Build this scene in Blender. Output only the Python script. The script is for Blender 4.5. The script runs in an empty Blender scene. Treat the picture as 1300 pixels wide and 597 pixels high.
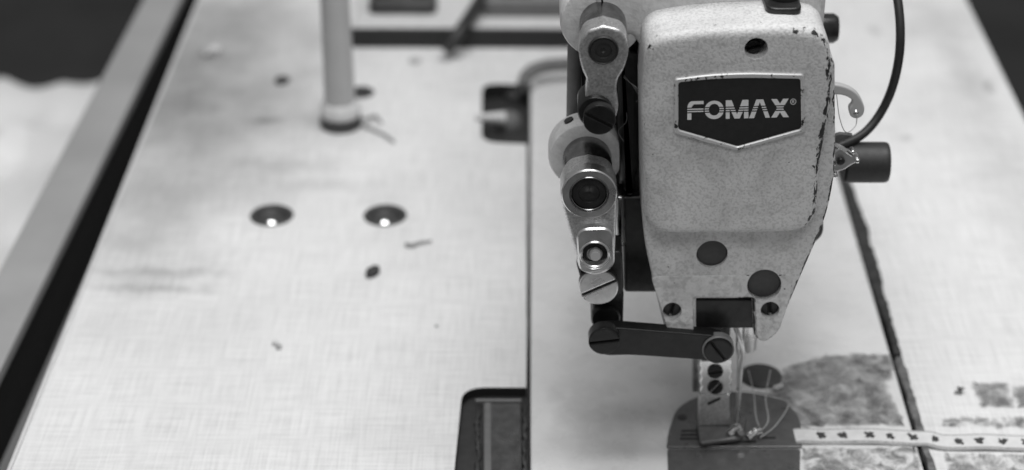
import bpy, bmesh, math, random
from mathutils import Vector, Matrix, noise as mnoise
random.seed(7)
sc = bpy.context.scene
C = sc.collection
PI = math.pi

# ------------------------------------------------------------------ camera
F, W0, H0 = 2440.0, 1300.0, 597.0           # focal length in photo pixels, photo size
PITCH, YAW, CH = math.radians(30), math.radians(0.45), 0.516
cam_d = bpy.data.cameras.new('camera'); cam = bpy.data.objects.new('camera', cam_d); C.objects.link(cam)
cam.location = (0, 0, CH); cam.rotation_euler = (PI/2 - PITCH, 0, YAW)
cam_d.sensor_width = 36; cam_d.sensor_fit = 'HORIZONTAL'; cam_d.lens = 36*F/W0
cam_d.clip_start = 0.02; cam_d.clip_end = 50
cam_d.dof.use_dof = True; cam_d.dof.focus_distance = 0.785; cam_d.dof.aperture_fstop = 5.6
sc.camera = cam
_R = Matrix.Rotation(YAW, 3, 'Z') @ Matrix.Rotation(PI/2 - PITCH, 3, 'X')
EYE = Vector((0, 0, CH))
# ------------------------------------------------------------------ light
w = bpy.data.worlds.new('World'); sc.world = w; w.use_nodes = True
w.node_tree.nodes['Background'].inputs[0].default_value = (1, 1, 1, 1)
w.node_tree.nodes['Background'].inputs[1].default_value = 0.23
def area(name, loc, target, sx, sy, e):
    l = bpy.data.lights.new(name, 'AREA'); l.shape = 'RECTANGLE'; l.size = sx; l.size_y = sy; l.energy = e
    o = bpy.data.objects.new(name, l); C.objects.link(o); o.location = loc
    o.rotation_euler = (Vector(target) - Vector(loc)).to_track_quat('-Z', 'Y').to_euler()
    return o
area('ceiling_lamp', (0.22, 0.80, 1.55), (0.22, 0.75, 0), 1.3, 0.7, 20.5)
area('front_fill', (0.05, 0.05, 1.25), (0.15, 0.75, 0.05), 0.6, 0.3, 4.6)  # unseen fill light added to brighten the head front and left of the bed
sc.view_settings.view_transform = 'Standard'; sc.view_settings.look = 'None'
sc.view_settings.exposure = 0.0; sc.view_settings.gamma = 1.0

# ------------------------------------------------------------------ pixel -> real place
def ray(px, py):
    return _R @ Vector(((px - W0/2)/F, (H0/2 - py)/F, -1.0))
def G(px, py, z=0.0):                        # where a photo point lies on a level surface
    d = ray(px, py); return EYE + d*((z - CH)/d.z)
def V(px, py, Y):                            # where it lies on an upright plane at distance Y
    d = ray(px, py); return EYE + d*(Y/d.y)
def RP(r, Y, py=200): return r*(Y/ray(650, py).y)/F
def g2(px, py, z=0.0): p = G(px, py, z); return (p.x, p.y)
def v2(px, py, Y): p = V(px, py, Y); return (p.x, p.z)

# ------------------------------------------------------------------ materials (greys: the photograph is black and white)
class N:
    def __init__(s, name):
        s.m = bpy.data.materials.new(name); s.m.use_nodes = True; s.t = s.m.node_tree
        s.b = s.t.nodes['Principled BSDF']; s._co = None
    def new(s, t, **k):
        n = s.t.nodes.new(t)
        for a, v in k.items(): setattr(n, a, v)
        return n
    def link(s, a, b): s.t.links.new(a, b)
    def co(s):
        if not s._co: s._co = s.new('ShaderNodeTexCoord').outputs['Object']
        return s._co
    def noise(s, scale, detail=4, rough=.55, stretch=None, dist=0):
        n = s.new('ShaderNodeTexNoise'); n.inputs['Scale'].default_value = scale
        n.inputs['Detail'].default_value = detail; n.inputs['Roughness'].default_value = rough
        n.inputs['Distortion'].default_value = dist
        if stretch:
            mp = s.new('ShaderNodeMapping'); mp.inputs['Scale'].default_value = stretch
            s.link(s.co(), mp.inputs[0]); s.link(mp.outputs[0], n.inputs['Vector'])
        else: s.link(s.co(), n.inputs['Vector'])
        return n.outputs['Fac']
    def ramp(s, fac, stops):
        r = s.new('ShaderNodeValToRGB'); e = r.color_ramp.elements
        while len(e) < len(stops): e.new(.5)
        for i, (p, v) in enumerate(stops): e[i].position = p; e[i].color = (v, v, v, 1)
        s.link(fac, r.inputs[0]); return r.outputs[0]
    def math(s, op, a, b=None, c=None, clamp=False):
        n = s.new('ShaderNodeMath', operation=op); n.use_clamp = clamp
        for i, v in enumerate((a, b, c)):
            if v is None: continue
            if isinstance(v, (int, float)): n.inputs[i].default_value = v
            else: s.link(v, n.inputs[i])
        return n.outputs[0]
    def mix(s, fac, a, b):
        n = s.new('ShaderNodeMix', data_type='FLOAT')
        for i, v in ((0, fac), (2, a), (3, b)):
            if isinstance(v, (int, float)): n.inputs[i].default_value = v
            else: s.link(v, n.inputs[i])
        return n.outputs[0]
    def val(s, sock, v):
        if isinstance(v, (int, float)):
            s.b.inputs[sock].default_value = (v, v, v, 1) if sock == 'Base Color' else v
        else: s.link(v, s.b.inputs[sock])
    def bump(s, h, strength, dist=.0005):
        n = s.new('ShaderNodeBump'); n.inputs['Strength'].default_value = strength; n.inputs['Distance'].default_value = dist
        s.link(h, n.inputs['Height']); s.link(n.outputs[0], s.b.inputs['Normal'])
    def attr(s, name):
        n = s.new('ShaderNodeAttribute'); n.attribute_name = name; return n.outputs['Fac']

def plain(name, v, rough=.5, metal=0., var=.15, scale=250, bump=0., bscale=900, spec=None):
    k = N(name)
    f = k.noise(scale, 5)
    k.val('Base Color', k.ramp(f, [(.25, v*(1-var)), (.75, min(1, v*(1+var)))]))
    k.val('Roughness', k.mix(k.noise(scale*.4, 4), max(.03, rough-.12), min(1, rough+.12)))
    k.val('Metallic', metal)
    if spec is not None: k.val('Specular IOR Level', spec)
    if bump: k.bump(k.noise(bscale, 3), bump)
    return k.m

def paint(name, v, rough=.42, grain=1.0, cell=420, chips=True, lump=0):
    """worn hammer-finish machine enamel: fine cell pattern, specks, and chips to dark iron where the mesh says it is worn"""
    k = N(name)
    n1 = k.noise(cell, 2, .5); n2 = k.noise(60, 4); n3 = k.noise(cell*2.6, 2)
    base = k.math('ADD', k.ramp(n1, [(.38, v*(1-.21*grain)), (.52, v)]), k.math('MULTIPLY', k.math('SUBTRACT', n2, .5), v*.22))
    base = k.math('ADD', base, k.math('MULTIPLY', k.math('SUBTRACT', n3, .5), v*.16))
    gr = k.ramp(k.noise(26, 7, .7, None, .8), [(.30, .70), (.52, 1.0)])
    base = k.math('MULTIPLY', base, gr)
    if chips:
        wear = k.attr('wear')
        n = k.noise(1, 6, .64, (400, 400, 165), .5)
        m = k.math('GREATER_THAN', k.math('ADD', k.math('MULTIPLY', wear, .36), n), .83)
        sp = k.math('GREATER_THAN', k.noise(330, 2, .4), .765)
        m = k.math('MAXIMUM', m, k.math('MULTIPLY', sp, .8))
        base = k.mix(m, base, .018)
        k.val('Roughness', k.mix(m, k.mix(n2, rough-.08, rough+.12), .5))
    else: k.val('Roughness', rough)
    k.val('Base Color', base)
    h = k.math('ADD', k.noise(cell, 2), k.math('MULTIPLY', k.noise(lump or 90, 3), 2.0 if lump else .4))
    k.bump(h, .8 if lump else .5, .0006)
    return k.m

M = {}
M['enamel'] = paint('machine_enamel', .62, grain=1.0, cell=900)
M['enamel_plain'] = paint('boss_enamel', .64, grain=.35)
M['casting'] = paint('rough_casting', .62, lump=300)
M['iron'] = plain('oily_iron', .022, .34, .25, .5, 220, .15, 500)
M['blackened'] = plain('blackened_steel', .014, .32, .12, .35, 260, .08, 900, .35)
M['steel'] = plain('bright_steel', .68, .30, 1., .12, 300, .05, 800)
M['steel_rough'] = plain('worn_steel', .60, .34, .88, .36, 1100, .22, 1300)
M['steel_dark'] = plain('dark_polished_steel', .26, .24, 1., .3, 240, .05, 700)
M['nickel'] = plain('nickel', .92, .22, .9, .05, 300)
M['chrome'] = plain('chrome', .8, .1, 1., .04, 200)
M['plug'] = plain('grey_plug', .042, .55, 0, .2, 400, .05)
M['badge_black'] = plain('badge_black', .016, .42, 0, .2, 600, .03, 1500)
M['white_print'] = plain('badge_print', .72, .5, 0, .05, 500)
M['rubber'] = plain('black_rubber', .02, .5, 0, .2, 300)
M['hinge_black'] = plain('hinge_black', .028, .5, 0, .3, 200)
M['knob'] = plain('knob_black', .022, .5, 0, .3, 900, .12, 2200)
M['post'] = plain('post_grey', .42, .45, 0, .06, 60)
M['collar'] = plain('collar_white', .6, .5, 0, .1, 200)
M['plate_grey'] = plain('needle_plate_grey', .14, .30, .5, .22, 200, .04, 900)
M['plate_line'] = plain('slot_black', .012, .6)
M['thread'] = plain('pale_thread', .42, .8, 0, .1, 900)
M['lint'] = plain('dark_lint', .04, .9, 0, .4, 900)
M['lintgrey'] = plain('grey_lint', .33, .9, 0, .2, 900)
M['floor'] = plain('dark_floor', .05, .8, 0, .4, 6)
M['rail'] = plain('rail_grey', .33, .45, .0, .16, 14, .04, 300)
M['rail_dark'] = plain('frame_black', .015, .6)
M['hose'] = plain('hose_grey', .15, .5)
M['board_edge'] = plain('board_black', .015, .6)
M['clutter'] = plain('dark_clutter', .06, .5, .2, .4, 60)
M['felt_grey'] = plain('grey_felt', .13, .95, 0, .6, 300, .5, 700)
M['felt'] = plain('dark_felt', .032, .95, 0, .6, 260, .5, 700)

k = N('woven_laminate')                        # table top: linen-look laminate with soft smears, rub marks and painted light falloff
wx = k.noise(1, 2, .5, (950, 34, 1)); wy = k.noise(1, 2, .5, (40, 820, 1))
f = k.math('ADD', k.math('ADD', k.math('MULTIPLY', wx, .42), k.math('MULTIPLY', wy, .42)), k.math('MULTIPLY', k.noise(1500, 2), .16))
base = k.ramp(f, [(.36, .64), (.58, .81)])
cloud = k.ramp(k.noise(9, 5, .6), [(.35, .90), (.62, 1.0)])
base = k.math('MULTIPLY', base, cloud)
sx = k.new('ShaderNodeSeparateXYZ'); k.link(k.co(), sx.inputs[0])
def smear_shade(px, py, rx, ry, amt, sc_=60, rough=1.6):
    global base
    c = G(px, py); a = G(px+rx, py); b = G(px, py-ry)
    dx = k.math('DIVIDE', k.math('SUBTRACT', sx.outputs[0], c.x), abs(a.x-c.x))
    dy = k.math('DIVIDE', k.math('SUBTRACT', sx.outputs[1], c.y), abs(b.y-c.y))
    d = k.math('SQRT', k.math('ADD', k.math('MULTIPLY', dx, dx), k.math('MULTIPLY', dy, dy)))
    m = k.math('SUBTRACT', k.math('ADD', 1.0, k.math('MULTIPLY', k.math('SUBTRACT', k.noise(sc_, 5, .6, None), .5), rough)), d, clamp=True)
    base = k.math('MULTIPLY', base, k.math('SUBTRACT', 1.0, k.math('MULTIPLY', m, amt)))
smear_shade(235, 115, 230, 190, .60, 24, .9)  # broad rear-left darkening: light falloff painted into the colour, with some staining
smear_shade(300, 40, 150, 70, .20, 24, .8); smear_shade(240, 130, 60, 20, .25, 60); smear_shade(330, 120, 70, 26, .2, 60)
smear_shade(190, 300, 70, 120, .16, 40); smear_shade(420, 235, 90, 12, .16, 60)
smear_shade(205, 345, 120, 9, .30, 90)
smear_shade(200, 366, 110, 8, .28, 90); smear_shade(200, 356, 120, 22, .12, 90)
smear_shade(470, 160, 130, 40, .10, 40)
smear_shade(340, 210, 120, 16, .24, 60)
smear_shade(345, 255, 60, 50, .10, 60); smear_shade(490, 255, 60, 50, .10, 60)
smear_shade(265, 70, 30, 9, .35, 160)
smear_shade(338, 152, 30, 8, .5, 200)
smear_shade(1260, 190, 60, 160, .14, 40); smear_shade(1225, 90, 30, 60, .22, 50); smear_shade(1185, 30, 80, 40, .18, 60)
smear_shade(1255, 110, 12, 10, .5, 200); smear_shade(1110, 38, 14, 8, .3, 200); smear_shade(1150, 175, 16, 5, .3, 200)
k.val('Base Color', base); k.val('Roughness', k.mix(k.noise(50), .42, .62))
k.bump(f, .5, .0003); M['laminate'] = k.m
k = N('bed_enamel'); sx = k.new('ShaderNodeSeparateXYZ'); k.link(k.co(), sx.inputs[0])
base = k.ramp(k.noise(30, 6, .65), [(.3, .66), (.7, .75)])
smear_shade(765, 545, 75, 62, .34, 40); smear_shade(745, 420, 40, 150, .10, 50); smear_shade(1000, 430, 60, 60, .2, 40); smear_shade(706, 500, 16, 20, .16, 160)  # dark patch and column left of the foot: lever shade painted into the colour
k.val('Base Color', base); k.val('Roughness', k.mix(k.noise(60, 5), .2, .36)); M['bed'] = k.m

k = N('white_plastic_sheet')
k.val('Base Color', k.ramp(k.noise(14, 4), [(.3, .80), (.7, .90)])); k.val('Roughness', .4); M['bag'] = k.m

def residue(name, dark, lo, hi, scale):
    k = N(name)
    n = k.noise(scale, 7, .68, None, .6); n2 = k.math('ADD', k.math('MULTIPLY', k.noise(scale*2.4, 5), .45), k.math('MULTIPLY', k.noise(scale*.7, 4, .6, None, 1.2), .55))
    k.val('Base Color', k.ramp(n2, [(.38, dark*.8), (.62, dark*4.6)])); k.val('Roughness', k.mix(n2, .2, .6))
    e = k.attr('wear')
    a = k.ramp(k.math('SUBTRACT', n, k.math('MULTIPLY', e, .22)), [(lo, 0.), (hi, .80)])
    k.val('Alpha', a); k.bump(n, .4, .0006)
    return k.m
M['residue'] = residue('old_glue_film', .06, .24, .62, 95)
M['residue_torn'] = residue('torn_glue_film', .06, .40, .66, 130)
M['ribbon'] = plain('pale_tape', .66, .6, 0, .10, 300, .1, 1500)
M['ribbon_edge'] = plain('tape_selvedge', .36, .7, 0, .5, 1200, .2, 1500)
M['ribbon_mark'] = plain('tape_ink', .045, .8, 0, .3, 900)

# ------------------------------------------------------------------ objects
WL = {}
def put(o, loc, parent):
    loc = Vector(loc); WL[o.name] = loc
    if parent: o.parent = parent; o.location = loc - WL[parent.name]
    else: o.location = loc
def thing(name, label, cat, loc, group=None):
    o = bpy.data.objects.new(name, None); C.objects.link(o); put(o, loc, None); o.empty_display_size = .02
    return tag(o, label, cat, group)
def tag(o, label, cat, group=None, kind=None):
    if label: o['label'] = label
    if cat: o['category'] = cat
    if group: o['group'] = group
    if kind: o['kind'] = kind
    return o
def obj(name, bm, mats, parent=None, origin=None, smooth=35, label=None):
    bmesh.ops.recalc_face_normals(bm, faces=bm.faces)
    co = [v.co for v in bm.verts]
    if origin is None:
        lo = [min(c[i] for c in co) for i in range(3)]; hi = [max(c[i] for c in co) for i in range(3)]
        origin = ((lo[0]+hi[0])/2, (lo[1]+hi[1])/2, lo[2])
    origin = Vector(origin)
    bmesh.ops.translate(bm, verts=bm.verts, vec=-origin)
    me = bpy.data.meshes.new(name); bm.to_mesh(me); bm.free()
    if smooth:
        for p in me.polygons: p.use_smooth = True
        me.set_sharp_from_angle(angle=math.radians(smooth))
    for m in (mats if isinstance(mats, (list, tuple)) else [mats]): me.materials.append(M[m])
    o = bpy.data.objects.new(name, me); C.objects.link(o); put(o, origin, parent)
    if label: o['label'] = label
    return o
def new(): return bmesh.new()

def dense(pts, step):
    out = []
    for i, a in enumerate(pts):
        b = pts[(i+1) % len(pts)]; n = max(1, int(math.dist(a, b)/step))
        out += [(a[0]+(b[0]-a[0])*j/n, a[1]+(b[1]-a[1])*j/n) for j in range(n)]
    return out
def fillet(pts, r, n=6):
    """round every corner of a closed outline; r: one radius or one per corner"""
    out = []; L = len(pts)
    for i in range(L):
        p, a, b = Vector(pts[i]), Vector(pts[i-1]), Vector(pts[(i+1) % L])
        rr = r[i] if isinstance(r, (list, tuple)) else r
        u, v = (a-p), (b-p)
        t = min(rr, u.length*.49, v.length*.49)
        p0, p1 = p+u.normalized()*t, p+v.normalized()*t
        for j in range(n+1):
            s = j/n; q = p0*(1-s)**2 + p*2*s*(1-s) + p1*s*s
            out.append((q.x, q.y))
    return out
def circle(c, r, n=40, ph=0): return [(c[0]+r*math.cos(ph+2*PI*i/n), c[1]+r*math.sin(ph+2*PI*i/n)) for i in range(n)]
def clean(pts, eps=1e-5):
    o = []
    for p in pts:
        if not o or math.dist(p, o[-1]) > eps: o.append(p)
    while len(o) > 2 and math.dist(o[0], o[-1]) <= eps: o.pop()
    return o
def inset(pts, d):
    n = len(pts); A = sum(pts[i][0]*pts[(i+1) % n][1]-pts[(i+1) % n][0]*pts[i][1] for i in range(n))
    sg = 1 if A > 0 else -1; out = []
    for i in range(n):
        a, p, b = Vector(pts[i-1]), Vector(pts[i]), Vector(pts[(i+1) % n])
        e1, e2 = (p-a), (b-p)
        e1 = e1.normalized() if e1.length else Vector((1, 0)); e2 = e2.normalized() if e2.length else e1
        n1, n2 = Vector((-e1.y, e1.x))*sg, Vector((-e2.y, e2.x))*sg
        m = n1+n2; L2 = m.length_squared
        m = m*(2/L2) if L2 > .5 else n1
        out.append((p.x+m.x*d, p.y+m.y*d))
    return out
def pillow(bm, pts, front, back, r, place, steps=4, wear=None, shear=None, inner=None, chamf=False):
    """solid with a rounded front rim. place(u, v, w) turns outline coords + depth into a point"""
    pts = clean(pts); lay = bm.verts.layers.float.get('wear') or bm.verts.layers.float.new('wear')
    sg = 1 if back > front else -1
    rings = [(back, 0, 0.)]
    rings.append((front+sg*r*1.8, 0, .25))
    for i in range(steps+1):
        a = PI/2*i/steps
        rings.append((front+sg*r*(1-math.sin(a)), r*(1-math.cos(a)), math.sin(a*2)*.6+.4))
    if inner: rings.append((front, r+inner, 0.))
    prev = None; first = None
    for (w_, ins, wr) in rings:
        ip = inset(pts, ins) if ins else pts; vs = []
        for q, (u, v) in zip(pts, ip):
            ww = w_ + (shear(u, v) if shear else 0)
            vt = bm.verts.new(place(u, v, ww)); vt[lay] = wr*(wear(q[0], q[1]) if wear else 0); vs.append(vt)
        if prev:
            for i in range(len(vs)):
                j = (i+1) % len(vs)
                bm.faces.new((prev[i], prev[j], vs[j], vs[i]))
        else: first = vs
        prev = vs
    if not inner:                                # flat front with its own corners, so it shades flat
        cap = []
        for v in prev: q = bm.verts.new(v.co); q[lay] = v[lay]; cap.append(q)
        prev = cap
    bm.faces.new(prev); bm.faces.new(list(reversed(first)))
    return bm
up = lambda u, v, w: Vector((u, w, v))        # outline in the upright plane, depth along Y
flat = lambda u, v, w: Vector((u, v, w))      # outline on the level, depth along Z
def ring_solid(bm, outer, inner_, front, back, place, r=.0004):
    """washer with slightly rounded front rims"""
    a = clean(outer); b = clean(inner_); sg = 1 if back > front else -1
    prof = [(0, back), (0, front+sg*r), (r, front)]
    A = [[bm.verts.new(place(u, v, w_)) for (u, v) in (inset(a, d) if d else a)] for d, w_ in prof]
    B = [[bm.verts.new(place(u, v, w_)) for (u, v) in (inset(b, -d) if d else b)] for d, w_ in prof]
    n = len(a)
    seq = A + B[::-1]
    for q in range(len(seq)):
        s, t = seq[q], seq[(q+1) % len(seq)]
        for i in range(n):
            j = (i+1) % n; bm.faces.new((s[i], s[j], t[j], t[i]))
    return bm
def frame(axis):
    d = Vector(axis).normalized(); a = Vector((0, 0, 1)) if abs(d.z) < .9 else Vector((1, 0, 0))
    x = a.cross(d).normalized(); return x, d.cross(x), d
def lathe(bm, p0, axis, prof, n=36, wear=0.):
    x, y, d = frame(axis); p0 = Vector(p0); rings = []
    lay = bm.verts.layers.float.get('wear') or bm.verts.layers.float.new('wear')
    for (r, h) in prof:
        if r < 1e-7: rings.append([bm.verts.new(p0+d*h)])
        else: rings.append([bm.verts.new(p0+d*h+x*r*math.cos(2*PI*i/n)+y*r*math.sin(2*PI*i/n)) for i in range(n)])
    for a, b in zip(rings, rings[1:]):
        for i in range(n):
            j = (i+1) % n
            if len(a) == 1 and len(b) == 1: continue
            if len(a) == 1: bm.faces.new((a[0], b[j], b[i]))
            elif len(b) == 1: bm.faces.new((a[i], a[j], b[0]))
            else: bm.faces.new((a[i], a[j], b[j], b[i]))
    if len(rings[0]) > 1: bm.faces.new(rings[0][::-1])
    if len(rings[-1]) > 1: bm.faces.new(rings[-1])
    return bm
def cyl(bm, p0, p1, r, bev=.0006, n=36):
    p0, p1 = Vector(p0), Vector(p1); L = (p1-p0).length; b = min(bev, L*.4, r*.4)
    return lathe(bm, p0, p1-p0, [(r-b, 0), (r-.3*b, .3*b), (r, b), (r, L-b), (r-.3*b, L-.3*b), (r-b, L)], n)
def spline(pts, n=8):
    pts = [Vector(p) for p in pts]; out = []
    P = [pts[0]*2-pts[1]] + pts + [pts[-1]*2-pts[-2]]
    for i in range(1, len(P)-2):
        a, b, c, d = P[i-1:i+3]
        for j in range(n):
            t = j/n; out.append(.5*((2*b)+(c-a)*t+(2*a-5*b+4*c-d)*t*t+(3*b-a-3*c+d)*t**3))
    return out + [pts[-1]]
def tube(bm, pts, r, n=10, smooth=8):
    path = spline(pts, smooth) if smooth else [Vector(p) for p in pts]
    x = None; prev = None; first = None
    for i, p in enumerate(path):
        d = (path[min(i+1, len(path)-1)]-path[max(i-1, 0)]).normalized()
        if x is None: x = frame(d)[0]
        x = (x-d*x.dot(d)).normalized(); y = d.cross(x)
        rr = r(i/(len(path)-1)) if callable(r) else r
        vs = [bm.verts.new(p+x*rr*math.cos(2*PI*q/n)+y*rr*math.sin(2*PI*q/n)) for q in range(n)]
        if prev:
            for q in range(n): bm.faces.new((prev[q], prev[(q+1) % n], vs[(q+1) % n], vs[q]))
        else: first = vs
        prev = vs
    bm.faces.new(first[::-1]); bm.faces.new(prev); return bm
def box(bm, lo, hi, r=.0008):
    return pillow(bm, fillet([(lo[0], lo[1]), (hi[0], lo[1]), (hi[0], hi[1]), (lo[0], hi[1])], r, 3), hi[2], lo[2], r, flat, 3)
def upbox(bm, pix, Y, depth, r=.0008, rc=.0008, shear=None, wear=None):
    return pillow(bm, fillet([v2(x, y, Y) for x, y in pix], rc, 4), Y, Y+depth, r, up, 3, shear=shear, wear=wear)
def slotted(bm, c, r, h, ang, place, sw=.16, dep=.45, bev=.0004):
    """screw head: a disc with a real slot cut across it. c=(u,v,w), w rises away from the viewer/top"""
    u, v, w_ = c; sg = h/abs(h); s = r*sw
    pillow(bm, circle((u, v), r*.995), w_+h*dep, w_+h, bev*.2, place, 2)
    for f_ in bm.faces: f_.material_index = 1  # slot floor takes the dark second material, painted shade inside the slot
    for side in (1, -1):
        a0 = math.asin(s/r); pts = []
        for i in range(25):
            a = a0+(PI-2*a0)*i/24; x, y = r*math.cos(a), side*r*math.sin(a)
            pts.append((u+x*math.cos(ang)-y*math.sin(ang), v+x*math.sin(ang)+y*math.cos(ang)))
        pillow(bm, pts, w_, w_+h*dep*1.02, bev, place, 2)
    return bm
def holes_plate(bm, outer, holes, z1, z0):
    loops = [clean(outer)] + [clean(h) for h in holes]; edges = []
    for lp in loops:
        t = [bm.verts.new((x, y, z1)) for x, y in lp]; b = [bm.verts.new((x, y, z0)) for x, y in lp]
        for i in range(len(t)):
            j = (i+1) % len(t); edges.append(bm.edges.new((t[i], t[j])))
            bm.faces.new((t[i], t[j], b[j], b[i])).material_index = 1
    bmesh.ops.triangle_fill(bm, use_beauty=True, use_dissolve=False, edges=edges)
    return bm
def boolean(o, cutters):
    for bm in cutters:
        bmesh.ops.recalc_face_normals(bm, faces=bm.faces)
        me = bpy.data.meshes.new('cut'); bm.to_mesh(me); bm.free()
        c = bpy.data.objects.new('cut', me); C.objects.link(c)
        md = o.modifiers.new('b', 'BOOLEAN'); md.operation = 'DIFFERENCE'; md.solver = 'EXACT'; md.object = c; md.use_self = True; md.use_hole_tolerant = True
        c.location = -WL[o.name]+WL[o.name]
        bpy.context.view_layer.update()
        dg = bpy.context.evaluated_depsgraph_get(); nm = bpy.data.meshes.new_from_object(o.evaluated_get(dg))
        o.modifiers.clear(); old = o.data; nm.name = old.name; o.data = nm
        bpy.data.objects.remove(c); bpy.data.meshes.remove(me)
    b_ = bmesh.new(); b_.from_mesh(o.data); bmesh.ops.dissolve_degenerate(b_, dist=2e-6, edges=b_.edges)
    bmesh.ops.triangulate(b_, faces=[f for f in b_.faces if len(f.verts) > 4], ngon_method='BEAUTY'); b_.to_mesh(o.data); b_.free()
    for p in o.data.polygons: p.use_smooth = True
    o.data.set_sharp_from_angle(angle=math.radians(35))

# ------------------------------------------------------------------ the setting
bm = new(); fl = -0.74
vs = [bm.verts.new(p) for p in ((-4, -2, fl), (4, -2, fl), (4, 6, fl), (-4, 6, fl))]; bm.faces.new(vs)
tag(obj('floor', bm, 'floor', smooth=0), None, None, kind='structure')

# ------------------------------------------------------------------ work table
def along(a, b, Y):                            # point with distance Y on the line through two table points
    t = (Y-a.y)/(b.y-a.y); return (a.x+(b.x-a.x)*t, Y)
TZ = -0.0004
LA, LB = G(14, 597), G(254, 0); RA, RB = G(1300, 148), G(1227, 0)
outer = [along(LA, LB, .56), along(RA, RB, .56), along(RA, RB, 1.42), along(LA, LB, 1.42)]
# bed opening with the two hinge notches on its left side
bl = lambda y: g2(669.5 if y > 300 else 671, y)
xl0 = G(668, 597).x
xr = lambda Y: along(G(1070, 225), G(1180, 597), Y)[0]
n1 = [g2(668, 489), g2(612, 491), g2(590, 505), g2(580, 640)]
n2 = [g2(674, 106), g2(622, 106), g2(612, 114), g2(610, 172), g2(616, 180), g2(674, 180)]
ny = .6
opening = [(xl0, ny), (g2(580, 640)[0], ny)] + fillet([g2(582, 597), g2(589, 493), g2(667, 489)], [.004, .012, .0005], 8)[9:]
opening = [(xl0-.0335, .62)] + fillet([g2(580, 640), g2(586, 491), (xl0, G(600, 491).y)], [.001, .012, .0004], 8)[9:] \
    + fillet([(xl0, G(0, 400).y), (xl0, G(0, 180).y), g2(611, 180), g2(612, 105), (xl0, G(0, 105).y), (xl0, 1.112), (xr(1.112)+.0022, 1.112), (xr(.62)+.0022, .62)],
             [.0003, .0006, .011, .011, .0006, .004, .004, .004], 5)
opening = clean(opening)
ferr = [(345, 273, 25), (489, 273, 25), (458, 117, 15)]
fh = []
for (px, py, r) in ferr:
    c = G(px, py); fh.append(((c.x, c.y), r*(c-EYE).length*.995/F))
table = thing('work_table', 'pale woven-look laminate sewing table carrying the machine', 'table', (0.1, 1.0, fl))
bm = new(); holes_plate(bm, outer, [opening] + [circle(c, r, 36) for c, r in fh], TZ, TZ-.03)
tt = obj('tabletop', bm, ['laminate', 'rail_dark'], table, origin=(0, 0, 0), smooth=0)
tv = TZ
# thin pale edging strip along the left edge
bm = new(); a0, a1 = along(LA, LB, .56), along(LA, LB, 1.42)
pillow(bm, [(a0[0]-.0022, a0[1]), (a0[0]-.0002, a0[1]), (a1[0]-.0002, a1[1]), (a1[0]-.0022, a1[1])], TZ+.0004, TZ-.03, .0006, flat, 3)
obj('edge_band', bm, 'collar', table)
for i, (c, r) in enumerate(fh):
    bm = new()
    prof = [(r-.0004, -.004), (r+.0012, TZ+.0002), (r+.0005, TZ+.0008), (r-.0012, TZ+.0003), (r-.003, -.0035), (r*.35, -.006), (r*.33, -.014), (0, -.014)]
    lathe(bm, (c[0], c[1], 0), (0, 0, 1), prof, 40)
    fe = obj('ferrule', bm, 'clutter', table)
    if i < 2:
        bm = new(); q = G(ferr[i][0], 283, -.001); ax = Vector((.16, -.5, .85)).normalized()
        lathe(bm, q-ax*.004, ax, [(.0024, 0), (.0026, .0035)] + [(.0026*math.cos(a), .0035+.0007*math.sin(a)) for a in [j_*PI/2/6 for j_ in range(1, 6)]] + [(0, .0042)], 24)
        obj('pin', bm, 'chrome', fe)
    else: pass
# lower hinge notch: black plastic tray, steel pad, ribbed foam along it
def tray(poly, depth, name='hinge_pocket'):
    bm = new(); pillow(bm, poly, -depth, -depth-.012, .0005, flat, 2)
    return obj(name, bm, 'hinge_black', table)
y491 = G(600, 491).y
t1 = tray([(xl0-.037, .61), (xl0+.001, .61), (xl0+.001, y491+.003), (xl0-.037, y491+.003)], .0055)
bm = new()
pillow(bm, fillet([g2(616, 640, -.003), g2(616, 512, -.003), g2(662, 512, -.003), g2(663, 640, -.003)], .0018), -.0022, -.0056, .0011, flat, 4)
sp = obj('steel_pad', bm, 'steel_dark', t1)
bm = new(); pillow(bm, fillet([g2(614, 640, -.003), g2(614, 514, -.003), g2(624, 514, -.003), g2(624, 640, -.003)], .0012), -.0012, -.0050, .0010, flat, 4)
obj('pad_rib', bm, 'hose', t1)
bm = new(); tube(bm, [G(604, 509, -.002), G(662, 509, -.002)], .0009, 8, 2); obj('retaining_pin', bm, 'hose', t1)
bm = new()
for side, x in ((0, 607), (1, 666)):
    ps = [G(x+random.uniform(-1.6, 1.6), 516+q*6, -.0046+random.uniform(-.0006, .0008)) for q in range(22)]
    prof = [random.uniform(.0006, .0014) for _ in range(40)]
    tube(bm, ps, lambda t: prof[int(t*39)], 8, 4)
obj('foam_ribbing', bm, 'clutter', t1)
# rear hinge pocket
yA, yB = G(0, 180).y, G(0, 105).y
t2 = tray([(g2(612, 140)[0]-.003, yA-.003), (xl0+.001, yA-.003), (xl0+.001, yB+.003), (g2(612, 140)[0]-.003, yB+.003)], .010)
bm = new(); a, b = G(604, 149, .002), G(640, 150, -.001)
tube(bm, [a, a.lerp(b, .5), b], lambda t: .0018+.0024*t, 12, 6); obj('hinge_rod', bm, 'collar', t2)
bm = new(); c = G(645, 150, -.006)
lathe(bm, (c.x, c.y, -.010), (0, 0, 1), [(.0085, 0), (.0080, .004), (.006, .0062), (0, .007)], 24); obj('hinge_knuckle', bm, 'hose', t2)
bm = new(); c = G(655, 118, -.006)
lathe(bm, (c.x, c.y, -.010), (0, 0, 1), [(.007, 0), (.0065, .004), (.004, .0052), (0, .006)], 24); obj('hinge_knuckle', bm, 'plug', t2)
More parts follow.
